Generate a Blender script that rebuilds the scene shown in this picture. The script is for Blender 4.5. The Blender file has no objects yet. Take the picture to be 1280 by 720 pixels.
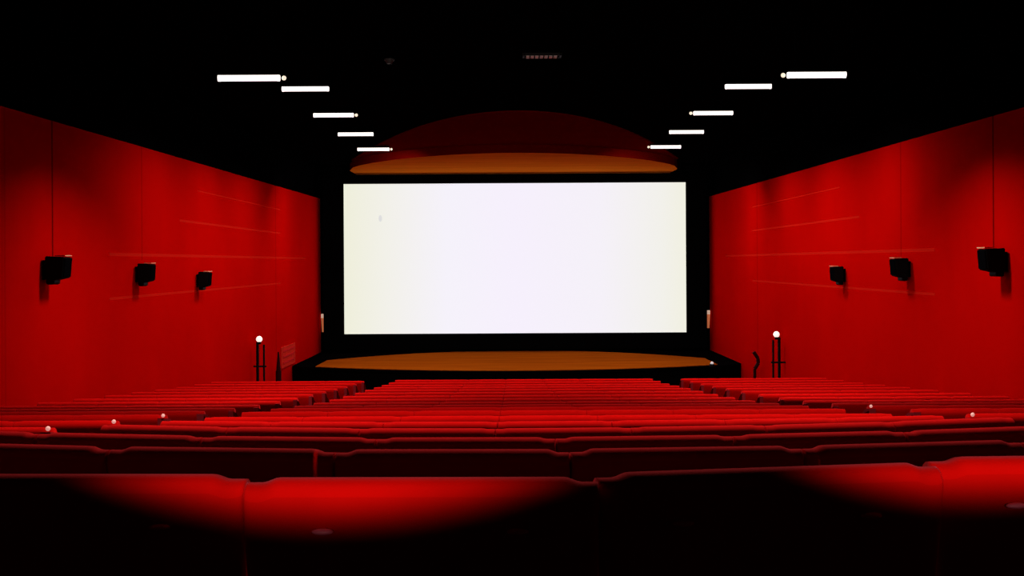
import bpy, bmesh, math, random
from mathutils import Vector, Matrix
random.seed(7)
C = bpy.context.scene.collection
F, PX, PY, ROLL = 1500.0, 636.0, 328.0, 0.0055      # focal length in pixels, vanishing point, camera roll

def P(px, py, d):
    """point at depth d (metres in front of the eye) seen at pixel px, py; the eye is the origin"""
    u, v = px - PX, PY - py
    c, s = math.cos(ROLL), math.sin(ROLL)
    return Vector(((u*c + v*s)*d/F, d, (-u*s + v*c)*d/F))

# ------------------------------------------------------------------ materials
def new_mat(name, col, rough=0.85, spec=0.1, metal=0.0, emit=None, estr=0.0, bump=0.0, bscale=200.0, var=0.0, vscale=6.0, sheen=0.0):
    m = bpy.data.materials.new(name); m.use_nodes = True
    nt = m.node_tree; b = nt.nodes['Principled BSDF']
    b.inputs['Base Color'].default_value = (*col, 1)
    b.inputs['Roughness'].default_value = rough
    b.inputs['Specular IOR Level'].default_value = spec
    b.inputs['Metallic'].default_value = metal
    if sheen:
        b.inputs['Sheen Weight'].default_value = sheen
        b.inputs['Sheen Roughness'].default_value = 0.4
        b.inputs['Sheen Tint'].default_value = (0.8, 0.15, 0.22, 1)
    if emit:
        b.inputs['Emission Color'].default_value = (*emit, 1)
        b.inputs['Emission Strength'].default_value = estr
    tc = nt.nodes.new('ShaderNodeTexCoord')
    if var:
        n = nt.nodes.new('ShaderNodeTexNoise'); n.inputs['Scale'].default_value = vscale; n.inputs['Detail'].default_value = 4
        nt.links.new(tc.outputs['Object'], n.inputs['Vector'])
        r = nt.nodes.new('ShaderNodeValToRGB')
        r.color_ramp.elements[0].position = 0.3; r.color_ramp.elements[1].position = 0.7
        r.color_ramp.elements[0].color = (*[c*(1-var) for c in col], 1)
        r.color_ramp.elements[1].color = (*[min(1, c*(1+var)) for c in col], 1)
        nt.links.new(n.outputs['Fac'], r.inputs['Fac']); nt.links.new(r.outputs['Color'], b.inputs['Base Color'])
    if bump:
        n = nt.nodes.new('ShaderNodeTexNoise'); n.inputs['Scale'].default_value = bscale
        nt.links.new(tc.outputs['Object'], n.inputs['Vector'])
        bp = nt.nodes.new('ShaderNodeBump'); bp.inputs['Strength'].default_value = bump; bp.inputs['Distance'].default_value = 0.002
        nt.links.new(n.outputs['Fac'], bp.inputs['Height']); nt.links.new(bp.outputs['Normal'], b.inputs['Normal'])
    return m

M = {}
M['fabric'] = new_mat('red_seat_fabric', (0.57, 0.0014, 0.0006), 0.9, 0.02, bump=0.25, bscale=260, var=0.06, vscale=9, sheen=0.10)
M['rear'] = new_mat('red_fabric_shaded_rear', (0.50, 0.0013, 0.0005), 0.9, 0.02, bump=0.25, bscale=260, var=0.06, vscale=9)  # same seat fabric, rear face toned a little darker for its shade
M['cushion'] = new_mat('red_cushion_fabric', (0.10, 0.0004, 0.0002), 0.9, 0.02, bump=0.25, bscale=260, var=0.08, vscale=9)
M['cap'] = new_mat('pink_plastic_cap', (0.95, 0.13, 0.20), 0.45, 0.5)
M['black'] = new_mat('black_paint', (0.0012, 0.0012, 0.0014), 0.9, 0.0, bump=0.05)
M['blackmetal'] = new_mat('black_metal', (0.004, 0.003, 0.003), 0.6, 0.05)
M['speaker'] = new_mat('black_speaker_box', (0.004, 0.004, 0.004), 0.8, 0.03, bump=0.1)
M['grille'] = new_mat('black_speaker_grille', (0.002, 0.002, 0.0025), 0.9, 0.0, bump=0.5, bscale=600)
M['lit_top'] = new_mat('cream_lit_top', (0.75, 0.42, 0.22), 0.6, 0.2)
M['endpanel'] = new_mat('row_end_red_paint', (0.10, 0.001, 0.001), 0.8, 0.0)
M['edge'] = new_mat('pink_lit_panel_edge', (0.34, 0.018, 0.024), 0.9, 0.0)
M['arm'] = new_mat('dark_armrest', (0.02, 0.001, 0.001), 0.7, 0.05)
M['floor'] = new_mat('near_black_carpet', (0.0035, 0.0005, 0.0005), 0.95, 0.0, bump=0.3, bscale=120)
M['ceiling'] = M['black']
M['glow_and_edge_red'] = new_mat('dark_red_glow_and_board_edge', (0.10, 0.0009, 0.0005), 0.85, 0.0, var=0.05, vscale=1.0)
M['stageblack'] = new_mat('black_stage_skirt', (0.0015, 0.001, 0.0012), 0.9, 0.0)
M['aisle_lamp'] = new_mat('aisle_lamp_lens', (0.8, 0.4, 0.35), 0.5, 0.2, emit=(1.0, 0.42, 0.36), estr=0.62)
M['globe'] = new_mat('lit_globe_glass', (0.9, 0.8, 0.75), 0.4, 0.2, emit=(1.0, 0.76, 0.68), estr=1.1)
M['tube'] = new_mat('lit_diffuser', (0.9, 0.88, 0.85), 0.4, 0.2, emit=(1.0, 0.90, 0.86), estr=1.7)
M['spot'] = new_mat('small_lit_lens', (0.9, 0.85, 0.7), 0.4, 0.2, emit=(1.0, 0.86, 0.66), estr=0.9)
M['sconce'] = new_mat('amber_sconce_shade', (0.7, 0.3, 0.15), 0.6, 0.1, emit=(1.0, 0.26, 0.09), estr=0.30)
M['sconce_top'] = new_mat('pale_sconce_cap', (0.7, 0.6, 0.5), 0.6, 0.1, emit=(1.0, 0.66, 0.48), estr=0.42)
M['notice'] = new_mat('faded_red_notice', (0.62, 0.022, 0.014), 0.7, 0.0, var=0.10, vscale=8)
M['grey'] = new_mat('grey_vent_metal', (0.02, 0.019, 0.019), 0.6, 0.2)

def wood(name, c1, c2):
    m = new_mat(name, c1, 0.8, 0.0); nt = m.node_tree; b = nt.nodes['Principled BSDF']
    tc = nt.nodes.new('ShaderNodeTexCoord'); mp = nt.nodes.new('ShaderNodeMapping')
    mp.inputs['Scale'].default_value = (0.35, 3.0, 1)
    n = nt.nodes.new('ShaderNodeTexNoise'); n.inputs['Scale'].default_value = 2; n.inputs['Detail'].default_value = 6
    r = nt.nodes.new('ShaderNodeValToRGB')
    r.color_ramp.elements[0].position = 0.35; r.color_ramp.elements[1].position = 0.65
    r.color_ramp.elements[0].color = (*c1, 1); r.color_ramp.elements[1].color = (*c2, 1)
    nt.links.new(tc.outputs['Object'], mp.inputs['Vector']); nt.links.new(mp.outputs[0], n.inputs['Vector'])
    nt.links.new(n.outputs['Fac'], r.inputs['Fac']); nt.links.new(r.outputs['Color'], b.inputs['Base Color'])
    return m
M['panel_wood'] = wood('orange_brown_ceiling_board', (0.55, 0.12, 0.006), (0.66, 0.16, 0.010))
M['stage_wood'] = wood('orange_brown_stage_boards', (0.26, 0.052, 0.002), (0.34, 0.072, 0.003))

def screen_mat():
    m = bpy.data.materials.new('lit_screen_white'); m.use_nodes = True
    nt = m.node_tree; b = nt.nodes['Principled BSDF']
    b.inputs['Base Color'].default_value = (0.03, 0.03, 0.03, 1); b.inputs['Roughness'].default_value = 0.9
    b.inputs['Specular IOR Level'].default_value = 0.0
    # the projected picture itself: lavender white in the middle, cream towards its left and right edges
    tc = nt.nodes.new('ShaderNodeTexCoord'); sep = nt.nodes.new('ShaderNodeSeparateXYZ')
    nt.links.new(tc.outputs['Generated'], sep.inputs[0])
    r = nt.nodes.new('ShaderNodeValToRGB'); e = r.color_ramp.elements
    def lin(*c): return tuple((x/255/12.92 if x/255 <= .04045 else ((x/255+.055)/1.055)**2.4) for x in c) + (1,)
    e[0].position = 0.0; e[0].color = lin(240, 240, 220)
    e[1].position = 1.0; e[1].color = lin(242, 241, 226)
    for p, c in ((0.12, (243, 242, 234)), (0.30, (246, 243, 252)), (0.5, (247, 241, 254)), (0.75, (246, 242, 250)), (0.93, (243, 242, 236))):
        k = e.new(p); k.color = lin(*c)
    nt.links.new(sep.outputs['X'], r.inputs['Fac'])
    vd = nt.nodes.new('ShaderNodeMapping'); vd.vector_type = 'POINT'
    vd.inputs['Location'].default_value = (-.107/.005, 0, -.77/.022); vd.inputs['Scale'].default_value = (1/.005, 0, 1/.022)
    ln = nt.nodes.new('ShaderNodeVectorMath'); ln.operation = 'LENGTH'
    nt.links.new(tc.outputs['Generated'], vd.inputs['Vector']); nt.links.new(vd.outputs[0], ln.inputs[0])
    lt = nt.nodes.new('ShaderNodeMath'); lt.operation = 'LESS_THAN'; lt.inputs[1].default_value = 1
    nt.links.new(ln.outputs['Value'], lt.inputs[0])
    sm = nt.nodes.new('ShaderNodeMix'); sm.data_type = 'RGBA'; sm.inputs['B'].default_value = (.74, .74, .74, 1)
    nt.links.new(lt.outputs[0], sm.inputs['Factor']); nt.links.new(r.outputs['Color'], sm.inputs['A'])
    nt.links.new(sm.outputs['Result'], b.inputs['Emission Color'])
    b.inputs['Emission Strength'].default_value = 0.98
    return m
M['screen'] = screen_mat()

def wall_mat(name, vseams, pale=(0.62, 0.012, 0.006)):
    """red wall boards: dark upright joints at the given depths, thin paler horizontal joints at fixed heights"""
    m = new_mat(name, (0.48, 0.001, 0.0005), 0.85, 0.0); nt = m.node_tree; b = nt.nodes['Principled BSDF']
    tc = nt.nodes.new('ShaderNodeTexCoord'); sep = nt.nodes.new('ShaderNodeSeparateXYZ')
    nt.links.new(tc.outputs['Object'], sep.inputs[0])
    def math_(op, a, bb=None):
        n = nt.nodes.new('ShaderNodeMath'); n.operation = op
        for i, v in enumerate((a, bb)):
            if v is None: continue
            if isinstance(v, (int, float)): n.inputs[i].default_value = v
            else: nt.links.new(v, n.inputs[i])
        return n.outputs[0]
    n = nt.nodes.new('ShaderNodeTexNoise'); n.inputs['Scale'].default_value = 0.9; n.inputs['Detail'].default_value = 5
    nt.links.new(tc.outputs['Object'], n.inputs['Vector'])
    r = nt.nodes.new('ShaderNodeValToRGB')
    r.color_ramp.elements[0].position = 0.3; r.color_ramp.elements[1].position = 0.7
    r.color_ramp.elements[0].color = (0.52, 0.0009, 0.0004, 1); r.color_ramp.elements[1].color = (0.58, 0.0012, 0.0005, 1)
    nt.links.new(n.outputs['Fac'], r.inputs['Fac'])
    col = r.outputs['Color']
    def mix(col, mask, c2):
        x = nt.nodes.new('ShaderNodeMix'); x.data_type = 'RGBA'
        nt.links.new(mask, x.inputs['Factor']); nt.links.new(col, x.inputs['A']); x.inputs['B'].default_value = (*c2, 1)
        return x.outputs['Result']
    for z, y0, y1, w in ((1.10, 18, 24.5, .010), (0.62, 17, 24.5, .016), (0.12, 14, 27.5, .020), (-0.40, 14, 24.5, .016)):  # paler joint lines stand for light caught on thin ledges
        k = math_('LESS_THAN', math_('ABSOLUTE', math_('SUBTRACT', sep.outputs['Z'], z)), w)
        k = math_('MULTIPLY', k, math_('GREATER_THAN', sep.outputs['Y'], y0))
        k = math_('MULTIPLY', k, math_('LESS_THAN', sep.outputs['Y'], y1))
        k = math_('MULTIPLY', k, 0.8)
        col = mix(col, k, pale)
    for y, w, s, z0 in vseams:
        k = math_('LESS_THAN', math_('ABSOLUTE', math_('SUBTRACT', sep.outputs['Y'], y)), w)
        k = math_('MULTIPLY', k, math_('GREATER_THAN', sep.outputs['Z'], z0))
        k = math_('MULTIPLY', k, s)
        col = mix(col, k, (0.06, 0.0005, 0.0005))
    nt.links.new(col, b.inputs['Base Color'])
    return m

# ------------------------------------------------------------------ mesh helpers
def link(name, bm, mat, parent=None, loc=None, smooth=False, rot=None):
    me = bpy.data.meshes.new(name); bmesh.ops.recalc_face_normals(bm, faces=bm.faces); bm.to_mesh(me); bm.free()
    for m in (mat if isinstance(mat, (list, tuple)) else [mat]): me.materials.append(m)
    if smooth:
        for p in me.polygons: p.use_smooth = True
    o = bpy.data.objects.new(name, me); C.objects.link(o)
    if loc is not None: o.location = loc
    if rot is not None: o.rotation_euler = rot
    if parent: o.parent = parent
    return o

def box(bm, x0, x1, y0, y1, z0, z1, mi=0, bev=0.0):
    r = bmesh.ops.create_cube(bm, size=1)
    vs = r['verts']
    for v in vs:
        v.co = Vector(((x0+x1)/2 + v.co.x*(x1-x0), (y0+y1)/2 + v.co.y*(y1-y0), (z0+z1)/2 + v.co.z*(z1-z0)))
    fs = set(f for v in vs for f in v.link_faces)
    for f in fs: f.material_index = mi
    if bev:
        es = list(set(e for v in vs for e in v.link_edges))
        r = bmesh.ops.bevel(bm, geom=es, offset=bev, segments=2, affect='EDGES', profile=0.5)
        for f in r['faces']: f.material_index = mi
    return bm

def prism(bm, pts, axis, a0, a1, mi=0):
    """extrude a polygon; axis 'x': pts are (y,z); 'y': (x,z); 'z': (x,y)"""
    def co(p, a):
        return {'x': (a, p[0], p[1]), 'y': (p[0], a, p[1]), 'z': (p[0], p[1], a)}[axis]
    A = [bm.verts.new(co(p, a0)) for p in pts]; B = [bm.verts.new(co(p, a1)) for p in pts]
    n = len(pts); fs = [bm.faces.new(A), bm.faces.new(B[::-1])]
    for i in range(n): fs.append(bm.faces.new((A[i], A[(i+1) % n], B[(i+1) % n], B[i])))
    for f in fs: f.material_index = mi
    return bm

def cyl(bm, p0, p1, r, r2=None, seg=14, mi=0):
    p0, p1 = Vector(p0), Vector(p1); d = p1-p0
    q = d.to_track_quat('Z', 'Y').to_matrix().to_4x4(); q.translation = (p0+p1)/2
    res = bmesh.ops.create_cone(bm, cap_ends=True, segments=seg, radius1=r, radius2=r if r2 is None else r2, depth=d.length, matrix=q)
    for v in res['verts']:
        for f in v.link_faces: f.material_index = mi
    return bm

def NB(): return bmesh.new()

def tag(o, label=None, cat=None, group=None, kind=None):
    if label: o['label'] = label
    if cat: o['category'] = cat
    if group: o['group'] = group
    if kind: o['kind'] = kind
    return o

def empty(name, loc=(0, 0, 0), rz=0):
    o = bpy.data.objects.new(name, None); C.objects.link(o); o.location = loc; o.rotation_euler = (0, 0, rz)
    o.empty_display_size = 0.1
    return o

# ------------------------------------------------------------------ dimensions
XL, XR, YF, YB = -4.66, 4.97, 29.7, -3.6            # side walls, front wall, rear wall
CZ = 2.36                                             # ceiling above the eye
H = [None, .380, .485, .596, .700, .800, .895, .985, 1.08, 1.175, 1.265, 1.345, 1.42, 1.49, 1.56, 1.63, 1.70, 1.76, 1.82]
D = [None] + [2.13 + .973*(k-1) for k in range(1, 19)]
SEAT_H = 0.88
FZ = [None] + [-H[k]-SEAT_H for k in range(1, 19)]

# ------------------------------------------------------------------ the setting
pts = [(YB, FZ[1])]
for k in range(1, 18):
    y = D[k] + 0.84
    pts += [(y, FZ[k]), (y, FZ[k+1])]
pts += [(YF, FZ[18]), (YF, FZ[18]-0.3), (YB, FZ[18]-0.3)]
tag(link('floor', prism(NB(), pts, 'x', XL, XR), M['floor']), kind='structure')

def wtop(y): return 1.475 + (y-12.6)*0.0075
ml = wall_mat('red_wall_boards_left', [(12.26, .020, .75, .05), (15.25, .022, .30, .05), (24.0, .04, .22, -9), (11.1, .02, .15, -9)])
mr = wall_mat('red_wall_boards_right', [(12.3, .018, .75, .05), (15.2, .022, .30, .05), (24.0, .04, .22, -9), (11.2, .02, .15, -9)])
wp = [(YB, FZ[18]-.3), (YF, FZ[18]-.3), (YF, wtop(YF)), (YB, wtop(YB))]
tag(link('wall_left', prism(NB(), wp, 'x', XL-.12, XL), ml), kind='structure')
tag(link('wall_right', prism(NB(), wp, 'x', XR, XR+.12), mr), kind='structure')
up = [(YB, wtop(YB)), (YF, wtop(YF)), (YF, CZ+.1), (YB, CZ+.1)]
tag(link('wall_left_upper', prism(NB(), up, 'x', XL-.12, XL-.06), M['black']), kind='structure')
tag(link('wall_right_upper', prism(NB(), up, 'x', XR+.06, XR+.12), M['black']), kind='structure')
tag(link('wall_front', box(NB(), XL-.12, XR+.12, YF, YF+.15, FZ[18]-.3, CZ+.1), M['black']), kind='structure')
tag(link('wall_back', box(NB(), XL-.12, XR+.12, YB-.15, YB, FZ[18]-.3, CZ+.1), M['black']), kind='structure')
tag(link('ceiling', box(NB(), XL-.12, XR+.12, YB-.15, YF, CZ+.02, CZ+.12), M['black']), kind='structure')
arc = [(-3.6, YF)] + [(-3.6 + 7.5*t/48, 27.5 - 8.7*math.sin(math.pi*t/48)) for t in range(0, 49)] + [(3.9, YF)]
tag(link('ceiling_red_glow', prism(NB(), arc, 'z', CZ, CZ+.02), M['glow_and_edge_red']), kind='structure')  # red patch shaped like the screen's glow on the black ceiling
# lower board of wood over the stage, in front of the screen, its rear-facing edge painted black
bm = NB()
bow = [(-3.75, YF)] + [(-3.75 + 7.75*t/40, 28.4 - 4.4*math.sin(math.pi*t/40)**0.6) for t in range(0, 41)] + [(4.0, YF)]
prism(bm, bow, 'z', 2.19, CZ)
for f in bm.faces:
    if abs(f.normal.z) < .5: f.material_index = 1
bm.normal_update()
for f in bm.faces: f.material_index = 0 if abs(f.normal.z) > .5 else 1
tag(link('ceiling_stage_board', bm, [M['panel_wood'], M['glow_and_edge_red']]), kind='structure')

# stage with a gently bowed front
def stage_front(t, inset=0.0):                       # t 0..1 left to right
    x = XL+.01 + (XR-XL-.02)*t
    return (x, 25.7 + inset - 1.6*math.sin(math.pi*t)**0.75)
st = empty('stage', (0.15, 27, FZ[18]))
def rel(o, root):
    o.parent = root; o.matrix_parent_inverse = Matrix.Translation(-Vector(root.location)); return o
N = 36
bm = NB(); prism(bm, [stage_front(i/N, .03) for i in range(N+1)] + [(XR-.01, YF-.01), (XL+.01, YF-.01)], 'z', FZ[18], -2.235)
rel(link('skirt', bm, M['stageblack']), st)
bm = NB(); prism(bm, [stage_front(i/N) for i in range(N+1)] + [(XR-.01, YF-.01), (XL+.01, YF-.01)], 'z', -2.235, -2.19)
bm.normal_update()
rel(link('stage_deck', bm, M['stageblack']), st)
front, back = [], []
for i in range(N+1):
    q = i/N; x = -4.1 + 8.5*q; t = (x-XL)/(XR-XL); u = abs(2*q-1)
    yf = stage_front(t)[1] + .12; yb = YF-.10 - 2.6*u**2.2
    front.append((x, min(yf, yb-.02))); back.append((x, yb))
rel(link('glow_shaped_boards', prism(NB(), front + back[::-1], 'z', -2.19, -2.178), M['stage_wood']), st)  # wood cut to the outline of screen glow, black deck where it fades
tag(st, 'low black-skirted stage with orange-brown boards shaped as glow below the screen', 'stage')

# ------------------------------------------------------------------ screen
SD = 29.35
a, b_, c_, d_ = P(429.5, 230, SD), P(857, 228, SD), P(858, 415, SD), P(430.5, 418, SD)
x0, x1, z0, z1 = (a.x+d_.x)/2, (b_.x+c_.x)/2, (c_.z+d_.z)/2, (a.z+b_.z)/2
sc = empty('cinema_screen', ((x0+x1)/2, SD, z0))
rel(link('screen_surface', box(NB(), x0, x1, SD, SD+.02, z0, z1), M['screen']), sc)
for (mx0, mx1, mz0, mz1) in ((x0-.5, x0, z0-.38, z1+.2), (x1, x1+.5, z0-.38, z1+.2), (x0, x1, z0-.38, z0), (x0, x1, z1, z1+.2)):
    rel(link('masking_panel', box(NB(), mx0, mx1, SD-.05, SD+.05, mz0, mz1), M['black']), sc)
rel(link('support_frame', box(NB(), x0, x1, SD+.05, YF, z0+.2, z1-.2), M['blackmetal']), sc)
tag(sc, 'wide glowing white cinema screen in black masking above the stage', 'cinema screen')

# ------------------------------------------------------------------ seats
def seat_back_bm(w=0.608, full=True, dip=.011):
    """padded backrest, leaning a little to the rear (-y); its top at z = SEAT_H"""
    hw = w/2
    bm = NB()
    xs = [-hw, -hw+.004, -hw+.012, -hw+.028, -hw+.036, -hw+.044, -hw+.052, -hw+.06, -hw*.4, 0]
    xs = xs + [-x for x in xs[-2::-1]]
    if not full: xs = [-hw, -hw+.012, -hw+.05, hw-.05, hw-.012, hw]
    bot, top, th = 0.30, SEAT_H, 0.092
    nA = 8 if full else 5
    loops = []
    for x in xs:
        e = hw-abs(x)
        t = max(0, min(1, (e-.028)/.03)); t = t*t*(3-2*t)
        ztop = top - dip*(1-t)
        k = min(1, math.sqrt(max(0, 1-(1-min(1, e/.028))**2))*.22 + .78) if dip > .005 else 1
        r = th/2*k
        sec = []
        for i in range(nA+1):                          # rounded top, from rear to front
            a = math.pi - math.pi*i/nA
            sec.append((r*math.cos(a), ztop - th/2 + th/2*math.sin(a) if k > .9 else ztop - r + r*math.sin(a)))
        sec.append((r*1.15, (bot+top)/2)); sec.append((r*1.25, bot+.06)); sec.append((r*.9, bot))
        sec.append((-r*.9, bot)); sec.append((-r*1.2, bot+.10)); sec.append((-r*1.1, (bot+top)/2)); sec.append((-r*1.02, top-.12))
        loops.append([bm.verts.new((x*(1 if z > top-.14 else .972), y - .09*(z-bot)/(top-bot) + .09, z)) for y, z in sec])
    n = len(loops[0])
    for A, B in zip(loops, loops[1:]):
        for i in range(n): bm.faces.new((A[i], A[(i+1) % n], B[(i+1) % n], B[i]))
    bm.faces.new(loops[0]); bm.faces.new(loops[-1][::-1])
    bmesh.ops.recalc_face_normals(bm, faces=bm.faces)
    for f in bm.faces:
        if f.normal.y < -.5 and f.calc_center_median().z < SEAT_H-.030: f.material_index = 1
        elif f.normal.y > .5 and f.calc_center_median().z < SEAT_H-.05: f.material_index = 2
    return bm

def cushion_bm(w=.50):
    bm = NB(); box(bm, -w/2, w/2, .09, .52, .38, .48, 0, .028); return bm

def arm_bm(x):
    bm = NB(); box(bm, x-.022, x+.022, .05, .42, .585, .62, 0, .012); box(bm, x-.018, x+.018, .10, .26, .02, .59); return bm

def panel_bm(x):
    bm = NB()
    pr = [(.02, 0), (.34, 0), (.40, .40), (.44, .60), (.30, .68), (.04, .83), (-.065, .855), (-.065, .60), (.0, .40)]
    prism(bm, pr, 'x', x-.02, x+.02)
    return bm

def rim_bm(x):                                         # pale strip for light caught along the upper rear edge of the end panel
    bm = NB()
    p = [(-.075, .56), (-.062, .56), (-.062, .848), (.04, .82), (.30, .668), (.445, .588), (.45, .602), (.30, .692), (.05, .845), (-.075, .865)]
    prism(bm, p, 'x', x-.026, x+.026)
    return bm

def lamp_bm(x, s):
    bm = NB(); bmesh.ops.create_uvsphere(bm, u_segments=10, v_segments=8, radius=.012, matrix=Matrix.Translation((x + s*.012, -.072, .882)))
    return bm

def cap_bm(x):
    bm = NB()
    bmesh.ops.create_uvsphere(bm, u_segments=16, v_segments=8, radius=1, matrix=Matrix.Translation((x, -.041, SEAT_H-.088)) @ Matrix.Diagonal((.019, .009, .006, 1)))
    return bm

def make_full(end=0, dip=.011, lamp=False):
    root = empty('cinema_chair')
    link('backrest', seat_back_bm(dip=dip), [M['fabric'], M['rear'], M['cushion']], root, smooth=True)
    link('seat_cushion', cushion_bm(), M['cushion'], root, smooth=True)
    for s in (-1, 1):
        if end != s: link('armrest', arm_bm(s*.262), M['arm'], root)
    for s in (-1, 1):
        link('fixing_cap', cap_bm(s*.166), M['cap'], root, smooth=True)
    bm = NB(); box(bm, -.20, .20, .12, .40, .28, .39); box(bm, -.05, .05, .10, .30, .0, .30); box(bm, -.12, .12, .04, .36, 0, .015)
    link('pedestal', bm, M['blackmetal'], root)
    if end:
        pn = link('end_panel', panel_bm(end*.292), M['endpanel'], root)
        link('panel_edge', rim_bm(end*.292), M['edge'], pn)
        if lamp: link('aisle_lamp', lamp_bm(end*.292, end), M['aisle_lamp'], pn, smooth=True)
    return root

def make_simple(end=0):
    bm = seat_back_bm(full=False, dip=.003)
    for f in bm.faces: f.smooth = True
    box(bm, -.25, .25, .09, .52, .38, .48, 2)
    for s in (-1, 1):
        if s != end: box(bm, s*.262-.022, s*.262+.022, .05, .42, .585, .62, 3)
    box(bm, -.05, .05, .10, .30, .0, .38, 3)
    if end:
        x = end*.292
        prism(bm, [(.02, 0), (.34, 0), (.44, .60), (.04, .83), (-.06, .855)], 'x', x-.02, x+.02, 4)
        box(bm, x-.021, x+.017, -.075, -.055, .50, .86, 5)
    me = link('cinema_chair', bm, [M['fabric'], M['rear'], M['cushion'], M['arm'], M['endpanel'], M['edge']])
    return me

protos = {}
def get_seat(full, end, dip, lamp):
    key = (full, end, dip, lamp)
    if key not in protos:
        protos[key] = make_full(end, dip, lamp) if full else make_simple(end)
        return protos[key]
    src = protos[key]
    r = src.copy(); C.objects.link(r)
    for ch in list(src.children):
        c = ch.copy(); C.objects.link(c); c.parent = r
        for g in list(ch.children):
            d = g.copy(); C.objects.link(d); d.parent = c
    return r

ORD = ['first', 'second', 'third', 'fourth', 'fifth', 'sixth', 'seventh', 'eighth', 'ninth', 'tenth', 'eleventh', 'twelfth', 'thirteenth',
       'fourteenth', 'fifteenth', 'sixteenth', 'seventeenth', 'eighteenth']
def row_word(k):
    if k == 1: return 'in the nearest row'
    if k == 18: return 'in the front row by the stage'
    return '%s row from the back' % ORD[k-1]

def place(k, x, y, rz, w, block, idx, n, end=0, full=None, dz=0.0):
    if full is None: full = k <= 8
    s = get_seat(full, end, (.009 if k <= 2 else .006 if k == 3 else .003) if full else 0, bool(end) and (k, end) in ((5, 1), (6, 1), (7, 1), (6, -1), (8, -1)))
    s.location = (x, y, FZ[k]+dz); s.rotation_euler = (0, 0, rz); s.scale = (w/.61, 1, 1)
    aisle = {'left block': n-1-idx, 'right block': idx}.get(block)
    if aisle is not None:
        pos = 'on the aisle' if aisle == 0 else '%s from the aisle' % ORD[aisle]
    else:                                              # count only the seats the picture shows
        if idx == 0: place.seen = 0
        a, b = [PX + F*(x+q*w/2)/y for q in (-1, 1)]
        if b < 2: pos = 'outside the left picture edge'
        elif a > 1278: pos = 'outside the right picture edge'
        else:
            pos = 'leftmost' if place.seen == 0 else '%s from the left' % ORD[place.seen]; place.seen += 1
    s['label'] = 'red upholstered seat, %s, %s, %s' % (pos, block, row_word(k))
    s['category'] = 'seat'
    s['group'] = 'cinema seats in the %s' % block

RAD = {2: 7.2, 3: 8.0, 4: 8.6, 5: 16.0}
# top-edge points of the nearest row read as (x left, x right, depth left, depth right), every seat set by itself along the bowed row
row1 = []
def dep(px, py):                                       # depth at which that pixel sees the height of the first row's tops
    v = P(px, py, 1.0); return -H[1]/v.z
near = [((-105, 592), (283, 592.5)), ((334, 596.5), (722, 596)), ((771, 591), (1144, 577)), ((1186, 571), (1560, 566))]
for (l, r) in near:
    dl, dr = dep(*l), dep(*r)
    A, B = P(l[0]-25, l[1], dl), P(r[0]+25, r[1], dr)
    row1.append(((A.x+B.x)/2, (A.y+B.y)/2, math.atan2(B.y-A.y, B.x-A.x), math.hypot(B.x-A.x, B.y-A.y)+.003))
first, last = row1[0], row1[-1]
row1 = [(first[0]-1.83, first[1]+.30, -.17, .61), (first[0]-1.22, first[1]+.16, -.12, .61), (first[0]-.61, first[1]+.06, -.08, .61)] + row1 + [(last[0]+.62, last[1]+.06, .1, .61)]
for i, (x, y, rz, w) in enumerate(row1):
    place(1, x, y, rz, w, 'centre block', i, len(row1))
for k in range(2, 19):
    if k <= 3: xl, n, w = .156-4*.61, 8, .61
    else: xl, n, w = -1.78, 7, .573
    for i in range(n):
        ww = w
        x = xl + w*(i+.5)
        dy, rz = 0, 0
        if k in RAD:
            dy = (x-.05)**2/(2*RAD[k]); rz = math.atan((x-.05)/RAD[k])
            ww = .997*w/math.cos(rz)
        jit = random.uniform(-.004, .004)
        place(k, x, D[k]+dy+.02+jit, rz, ww, 'centre block', i, n)
for k in range(5, 19):
    n = 4
    if k >= 5:
        for i in range(n):
            w = (2.25-4.62)/-4
            place(k, -4.62 + w*(i+.5), D[k]-.1, 0, w, 'left block', i, n, end=1 if i == n-1 else 0)
    if k >= 5:
        for i in range(n):
            w = (4.93-2.67)/4
            place(k, 2.67 + w*(i+.5), D[k], 0, w, 'right block', i, n, end=-1 if i == 0 else 0)

# ------------------------------------------------------------------ ceiling lights
LIGHTS = []
def fixture(pxc, py, wpx, zc, spot, label, side):
    d = zc*F/(PY-py); x = (pxc-PX)*d/F; w = wpx*d/F
    top = CZ - zc
    root = empty('ceiling_light', (x, d, zc))
    bm = NB(); box(bm, -w/2-.02, w/2+.02, -.09, .09, .025, .055, 0, .006)
    link('housing', bm, M['black'], root)
    bm = NB()
    cyl(bm, (-w/2+.012, 0, 0), (w/2-.012, 0, 0), .034, seg=16)
    dif = link('lamp_tube', bm, M['tube'], root, smooth=False)
    for s in (-1, 1):
        bm = NB(); cyl(bm, (s*w/2-.012, 0, 0), (s*w/2+.012, 0, 0), .036); link('end_cap', bm, M['tube'], root)
    bm = NB()
    for s in (-1, 1): cyl(bm, (s*w*.38, 0, .05), (s*w*.38, 0, top), .008, seg=8)
    link('hanger', bm, M['black'], root)
    if spot:
        s = spot
        bm = NB(); bmesh.ops.create_uvsphere(bm, u_segments=12, v_segments=8, radius=.024, matrix=Matrix.Translation((s*(w/2+.055), 0, -.004)))
        link('indicator_lamp', bm, M['spot'], root, smooth=True)
    tag(root, label, 'ceiling light', 'lit ceiling lights in the %s row' % side)
    LIGHTS.append((x, d, zc-.06, w))
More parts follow.
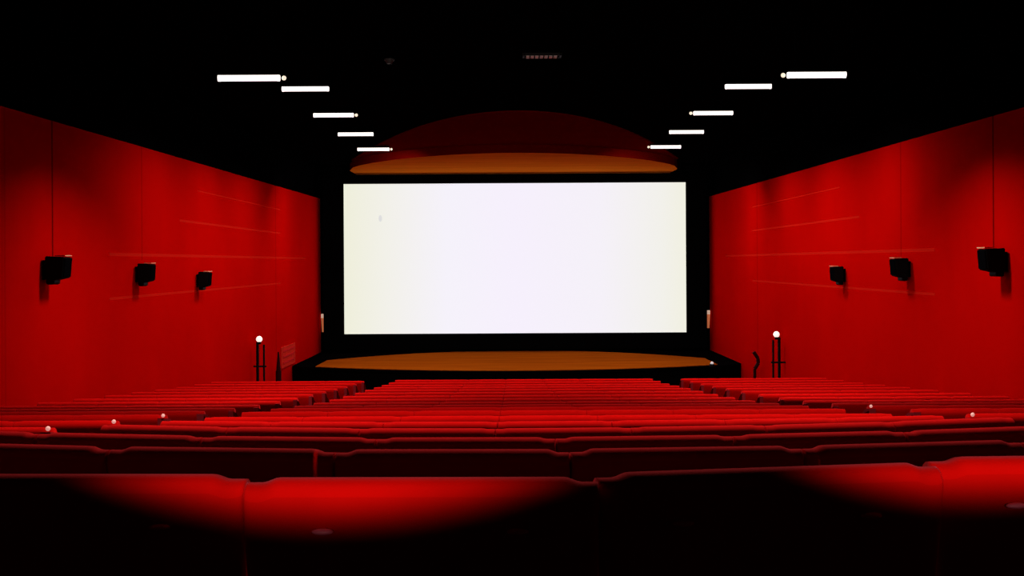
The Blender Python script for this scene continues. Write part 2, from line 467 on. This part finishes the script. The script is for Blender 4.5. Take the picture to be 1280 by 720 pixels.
for i, (px, py, w, z) in enumerate(((312.5, 95.5, 74, 1.90), (383, 109.5, 56, 2.28), (418, 142.5, 48, 2.28), (445.5, 166.5, 42, 2.28), (467.5, 185.5, 38, 2.28))):
    fixture(px, py, w, z, 1 if i in (0, 2, 4) else 0, 'lit white strip ceiling light, %s' % (['nearest and lowest of the left row', 'second nearest of the left row', 'middle one of the left row', 'fourth of the left row towards the screen', 'farthest of the left row, nearest the screen'][i]), 'left')
for i, (px, py, w, z) in enumerate(((1022, 95.5, 70, 1.90), (936.5, 109.5, 55, 2.28), (892.5, 142.5, 47, 2.28), (859, 166, 41, 2.28), (833, 184.5, 36, 2.28))):
    fixture(px, py, w, z, -1 if i in (0, 2, 4) else 0, 'lit white strip ceiling light, %s' % (['nearest and lowest of the right row', 'second nearest of the right row', 'middle one of the right row', 'fourth of the right row towards the screen', 'farthest of the right row, nearest the screen'][i]), 'right')

for (x, y, z, w) in LIGHTS:
    la = bpy.data.lights.new('ceiling_lamp', 'AREA'); la.shape = 'RECTANGLE'; la.size = w; la.size_y = .25
    la.energy = 66; la.spread = math.radians(132 if y < 13 else 156); la.color = (1.0, .90, .86)
    lo = bpy.data.objects.new('ceiling_lamp', la); C.objects.link(lo); lo.location = (x, y, z)
    if y > 22: lo.rotation_euler = (math.radians(24), 0, 0)

# rear ceiling lights behind the viewer's left and right, out of the picture, throw onto the nearest seat backs
for (px, py, r, e, dist) in ((405, -143, 822, 1450, 3.1), (1272, -60, 716, 1450, 3.1)):
    t = P(px, py, 2.13)
    src = Vector((t.x*.9, -3.1, 0.12))
    la = bpy.data.lights.new('rear_wall_lamp', 'SPOT'); la.energy = e; la.color = (1, .85, .75)
    L = (t-src).length
    la.spot_size = 2*math.atan(r/F*2.13/L); la.spot_blend = .16; la.shadow_soft_size = .03
    lo = bpy.data.objects.new('rear_wall_lamp', la); C.objects.link(lo); lo.location = src
    lo.rotation_euler = (t-src).to_track_quat('-Z', 'Y').to_euler()
    root = empty('wall_spotlight', (src.x, YB, src.z))
    bm = NB(); box(bm, -.08, .08, 0, .03, -.08, .08, 0, .006); link('wall_plate', bm, M['black'], root)
    bm = NB(); cyl(bm, (0, .03, 0), (0, .44, 0), .07, .085, seg=20); link('lamp_housing', bm, M['black'], root)
    bm = NB(); cyl(bm, (0, .44, 0), (0, .45, 0), .06, seg=20); link('lens', bm, M['tube'], root)
    tag(root, 'black spotlight on the rear wall behind the viewer, %s one' % ('left' if px < 600 else 'right'), 'spotlight', 'spotlights on the rear wall')

# two more lamps of the same ceiling, above the frame, over the rear rows
for x in (-1.5, 1.8):
    la = bpy.data.lights.new('rear_ceiling_lamp', 'AREA'); la.shape = 'RECTANGLE'; la.size = .6; la.size_y = .1
    la.energy = 72; la.spread = math.radians(140); la.color = (1.0, .90, .86)
    lo = bpy.data.objects.new('rear_ceiling_lamp', la); C.objects.link(lo); lo.location = (x, 6.9, CZ-.06); lo.rotation_euler = (math.radians(-16), 0, 0)

    root = empty('ceiling_light', (x, 6.9, CZ-.03))
    bm = NB(); box(bm, -.33, .33, -.09, .09, .0, .03, 0, .006); link('housing', bm, M['black'], root)
    bm = NB(); cyl(bm, (-.30, .06, -.012), (.30, .06, -.012), .014); link('lamp_tube', bm, M['tube'], root)
    tag(root, 'strip ceiling light over the rear rows, %s of the two above the picture' % ('left' if x < 0 else 'right'), 'ceiling light', 'ceiling lights over the rear rows')

# ------------------------------------------------------------------ wall speakers
def speaker(px, py, w, h, side, label, group):
    X = XL if side < 0 else XR
    d = abs((X - side*.16)*F/(px-PX)); c = P(px, py, d)
    root = empty('wall_speaker', (X, d, c.z))
    s = -side                                        # into the room
    # cabinet: wedge that leans forward and down, seen from the side; y = towards the screen
    bm = NB()
    pr = [(s*.04, h*.44), (s*(.04+w*.92), h*.40), (s*(.04+w*.84), -h*.34), (s*.07, -h*.46), (s*.04, -h*.30)]
    prism(bm, pr, 'y', -.11, .11)
    bmesh.ops.bevel(bm, geom=list(bm.edges), offset=.008, segments=2, affect='EDGES')
    cab = link('cabinet', bm, M['speaker'], root)
    gx = s*(.04+w*.88)
    bm = NB(); prism(bm, [(s*(.04+w*.925), h*.36), (s*(.04+w*.96), h*.36), (s*(.04+w*.885), -h*.30), (s*(.04+w*.845), -h*.30)], 'y', -.095, .095)
    link('grille', bm, M['grille'], cab)
    bm = NB(); box(bm, *sorted((s*(.04+w*.46), s*(.04+w*.95))), -.10, .10, h*.435, h*.47)
    link('lit_top_strip', bm, M['lit_top'], cab)  # cream colour stands for lamp light on the cabinet top
    bm = NB(); box(bm, *sorted((s*.0, s*.03)), -.07, .07, -h*.40, h*.30); box(bm, *sorted((s*.02, s*.06)), -.03, .03, -h*.12, h*.05)
    box(bm, *sorted((s*.04, s*(.04+w*.40))), -.10, .10, -h*.58, -h*.36, 0, .02)
    link('bracket', bm, M['blackmetal'], root)
    tag(root, label, 'speaker', group)
G = 'black surround speakers on the %s wall'
for px, py, w, h, t in ((76, 335.5, .21, .28, 'nearest the viewer'), (187, 341.5, .18, .28, 'middle of three'), (260, 349.5, .165, .27, 'nearest the screen')):
    speaker(px, py, w, h, -1, 'black box speaker on the red left wall, %s' % t, G % 'left')
for px, py, w, h, t in ((1236, 325.5, .21, .28, 'nearest the viewer'), (1120, 335, .18, .28, 'middle of three'), (1042, 343, .165, .27, 'nearest the screen')):
    speaker(px, py, w, h, 1, 'black box speaker on the red right wall, %s' % t, G % 'right')

# ------------------------------------------------------------------ lamp posts beside the stage
def post(gx, gy, xs, ybar, bar, side, label):
    d = 21.6; g = P(gx, gy, d)
    fz = FZ[18]
    root = empty('lamp_post', (g.x, d, fz))
    Z = g.z - fz
    for i, (x, r) in enumerate(xs):
        bm = NB(); xx = P(x, 450, d).x - g.x
        cyl(bm, (xx, 0, 0), (xx, 0, Z-.05 if i == 0 else Z-.10), r); link('upright', bm, M['blackmetal'], root, smooth=False)
    bm = NB(); zb = P(gx, ybar, d).z - fz
    a, b = P(bar[0], ybar, d).x-g.x, P(bar[1], ybar, d).x-g.x
    cyl(bm, (a, 0, zb), (b, 0, zb), .016); link('crossbar', bm, M['blackmetal'], root)
    bm = NB(); box(bm, -.09, .09, -.09, .09, 0, .03, 0, .01); link('base', bm, M['blackmetal'], root)
    bm = NB(); cyl(bm, (0, 0, Z-.09), (0, 0, Z-.03), .03); link('lamp_holder', bm, M['blackmetal'], root)
    bm = NB(); bmesh.ops.create_uvsphere(bm, u_segments=20, v_segments=12, radius=.056, matrix=Matrix.Translation((0, 0, Z)))
    link('globe', bm, M['globe'], root, smooth=True)
    tag(root, label, 'lamp')
post(324, 424, ((322, .026), (330, .018)), 458, (317, 333), -1, 'dark post with a small lit globe beside the left wall')
post(970.5, 418, ((974, .026), (966.5, .018)), 453, (964, 982), 1, 'dark post with a small lit globe beside the right wall')

def short_post(px, y0, y1, label, bend):
    d = 23.5; a = P(px, y0, d); fz = FZ[18]
    root = empty('wall_bollard', (a.x, d, fz)); Z = a.z-fz; z2 = P(px, y1, d).z - fz
    bm = NB()
    if bend:
        p = [(-.03, Z), (.05, Z-.12), (.06, Z-.22), (-.01, z2)]
        for q0, q1 in zip(p, p[1:]): cyl(bm, (q0[0], 0, q0[1]), (q1[0], 0, q1[1]), .035)
        cyl(bm, (-.01, 0, 0), (-.01, 0, z2), .03)
    else:
        cyl(bm, (0, 0, 0), (0, 0, Z*.62), .055); cyl(bm, (0, 0, Z*.62), (0, 0, Z), .045, .014)
    link('pillar', bm, M['arm'], root)
    bm = NB(); cyl(bm, (0, 0, 0), (0, 0, .02), .09); link('foot', bm, M['blackmetal'], root)
    tag(root, label, 'post')
short_post(348, 440, 466, 'short dark tapering post between the lamp post and left end of the stage', False)
short_post(944, 440, 461, 'short dark crooked post between the lamp post and right end of the stage', True)

# faded notice on the left wall beside the stage
ya, yb = XL*F/(350.5-PX), XL*F/(367.5-PX)
zt, zb = P(358, 431, (ya+yb)/2).z, P(358, 457, (ya+yb)/2).z
bm = NB(); box(bm, XL, XL+.02, ya, yb, zb, zt, 0, .004)
nt_ = empty('wall_notice', (XL, (ya+yb)/2, zb))
rel(link('board', bm, M['notice']), nt_)
bm = NB()
for i in range(3): box(bm, XL+.02, XL+.028, ya+.15, yb-.15, zb+.09+.12*i, zb+.125+.12*i)
rel(link('stripe', bm, M['fabric']), nt_)
tag(nt_, 'faded pale red board on the left wall beside the stage', 'notice board')

# amber lamps on the front wall beside the screen
for (xa, xb, yt, ybm, sd, lab) in ((401.5, 410, 392.5, 415, 0, 'small dim amber box lamp at the left edge of the front wall'), (879.5, 887.5, 388, 410, 1, 'small dim amber box lamp at the right edge of the front wall')):
    d = YF-.12; a, b = P(xa, yt, d), P(xb, ybm, d)
    if not sd: a.x = max(a.x, XL+.01)
    else: b.x = min(b.x, XR-.01)
    root = empty('wall_sconce', ((a.x+b.x)/2, YF, b.z)); w = (b.x-a.x)/2; h = a.z-b.z
    bm = NB(); box(bm, -w*.6, w*.6, -.03, 0, h*.1, h*.9); link('back_plate', bm, M['blackmetal'], root)
    bm = NB(); prism(bm, [(-w*.75, 0), (w*.75, 0), (w, h*.78), (-w, h*.78)], 'y', -.14, -.03); link('lamp_shade', bm, M['sconce'], root)
    bm = NB(); box(bm, -w, w, -.145, -.03, h*.78, h); link('lamp_cap', bm, M['sconce_top'], root)
    tag(root, lab, 'wall lamp')

# small marker lamp on the right of the stage
d = 25.0; p = P(890, 461, d)
root = empty('stage_marker_lamp', (p.x, d, -2.19))
bm = NB(); cyl(bm, (0, 0, 0), (0, 0, .05), .06, .05); link('base', bm, M['blackmetal'], root)
bm = NB(); bmesh.ops.create_uvsphere(bm, u_segments=12, v_segments=8, radius=.036, matrix=Matrix.Translation((0, 0, .065)))
link('lens', bm, new_mat('dim_white_lens', (.6, .6, .6), .4, .2, emit=(.9, .85, .85), estr=.35), root, smooth=True)
tag(root, 'tiny pale lamp on the right end of the stage edge', 'marker lamp')

# dim grille and small box on the ceiling
d = CZ*F/(PY-68); x = (679-PX)*d/F
root = empty('ceiling_vent', (x, d, CZ))
bm = NB()
for s in (-1, 1): box(bm, -.21, .21, s*.09-.01, s*.09+.01, -.03, 0); box(bm, s*.21-.01, s*.21+.01, -.10, .10, -.03, 0)
link('frame', bm, M['blackmetal'], root)
for i in range(7):
    bm = NB(); box(bm, -.18+.052*i, -.145+.052*i, -.08, .08, -.035, -.008)
    link('slat', bm, new_mat('dim_grey_slat', (.5, .46, .44), .6, .3) if i == 0 else bpy.data.materials['dim_grey_slat'], root)
tag(root, 'small dim grey grille on the black ceiling, centre top', 'ceiling vent')
d = CZ*F/(PY-73); x = (488-PX)*d/F
root = empty('smoke_detector', (x, d, CZ))
bm = NB(); cyl(bm, (0, 0, -.02), (0, 0, 0), .06); link('base', bm, M['grey'], root)
bm = NB(); cyl(bm, (0, 0, -.055), (0, 0, -.02), .03, .048); link('sensor', bm, M['grey'], root)
tag(root, 'tiny grey disc on the black ceiling, left of the grille', 'smoke detector')

# ------------------------------------------------------------------ world and camera
w = bpy.data.worlds.new('world'); bpy.context.scene.world = w; w.use_nodes = True
w.node_tree.nodes['Background'].inputs[0].default_value = (0, 0, 0, 1)
cam = bpy.data.cameras.new('camera'); co = bpy.data.objects.new('camera', cam); C.objects.link(co)
cam.sensor_width = 36; cam.lens = 36*F/1280
cam.shift_x = (640-PX)/1280; cam.shift_y = -(360-PY)/1280
cam.clip_start = .05; cam.clip_end = 100
co.matrix_world = Matrix.Rotation(math.pi/2, 4, 'X') @ Matrix.Rotation(-ROLL, 4, 'Z')
S = bpy.context.scene; S.camera = co
S.view_settings.view_transform = 'Standard'; S.view_settings.look = 'None'
S.view_settings.exposure = 0; S.view_settings.gamma = 1; S.view_settings.use_curve_mapping = False
S.cycles.max_bounces = 6; S.cycles.diffuse_bounces = 3
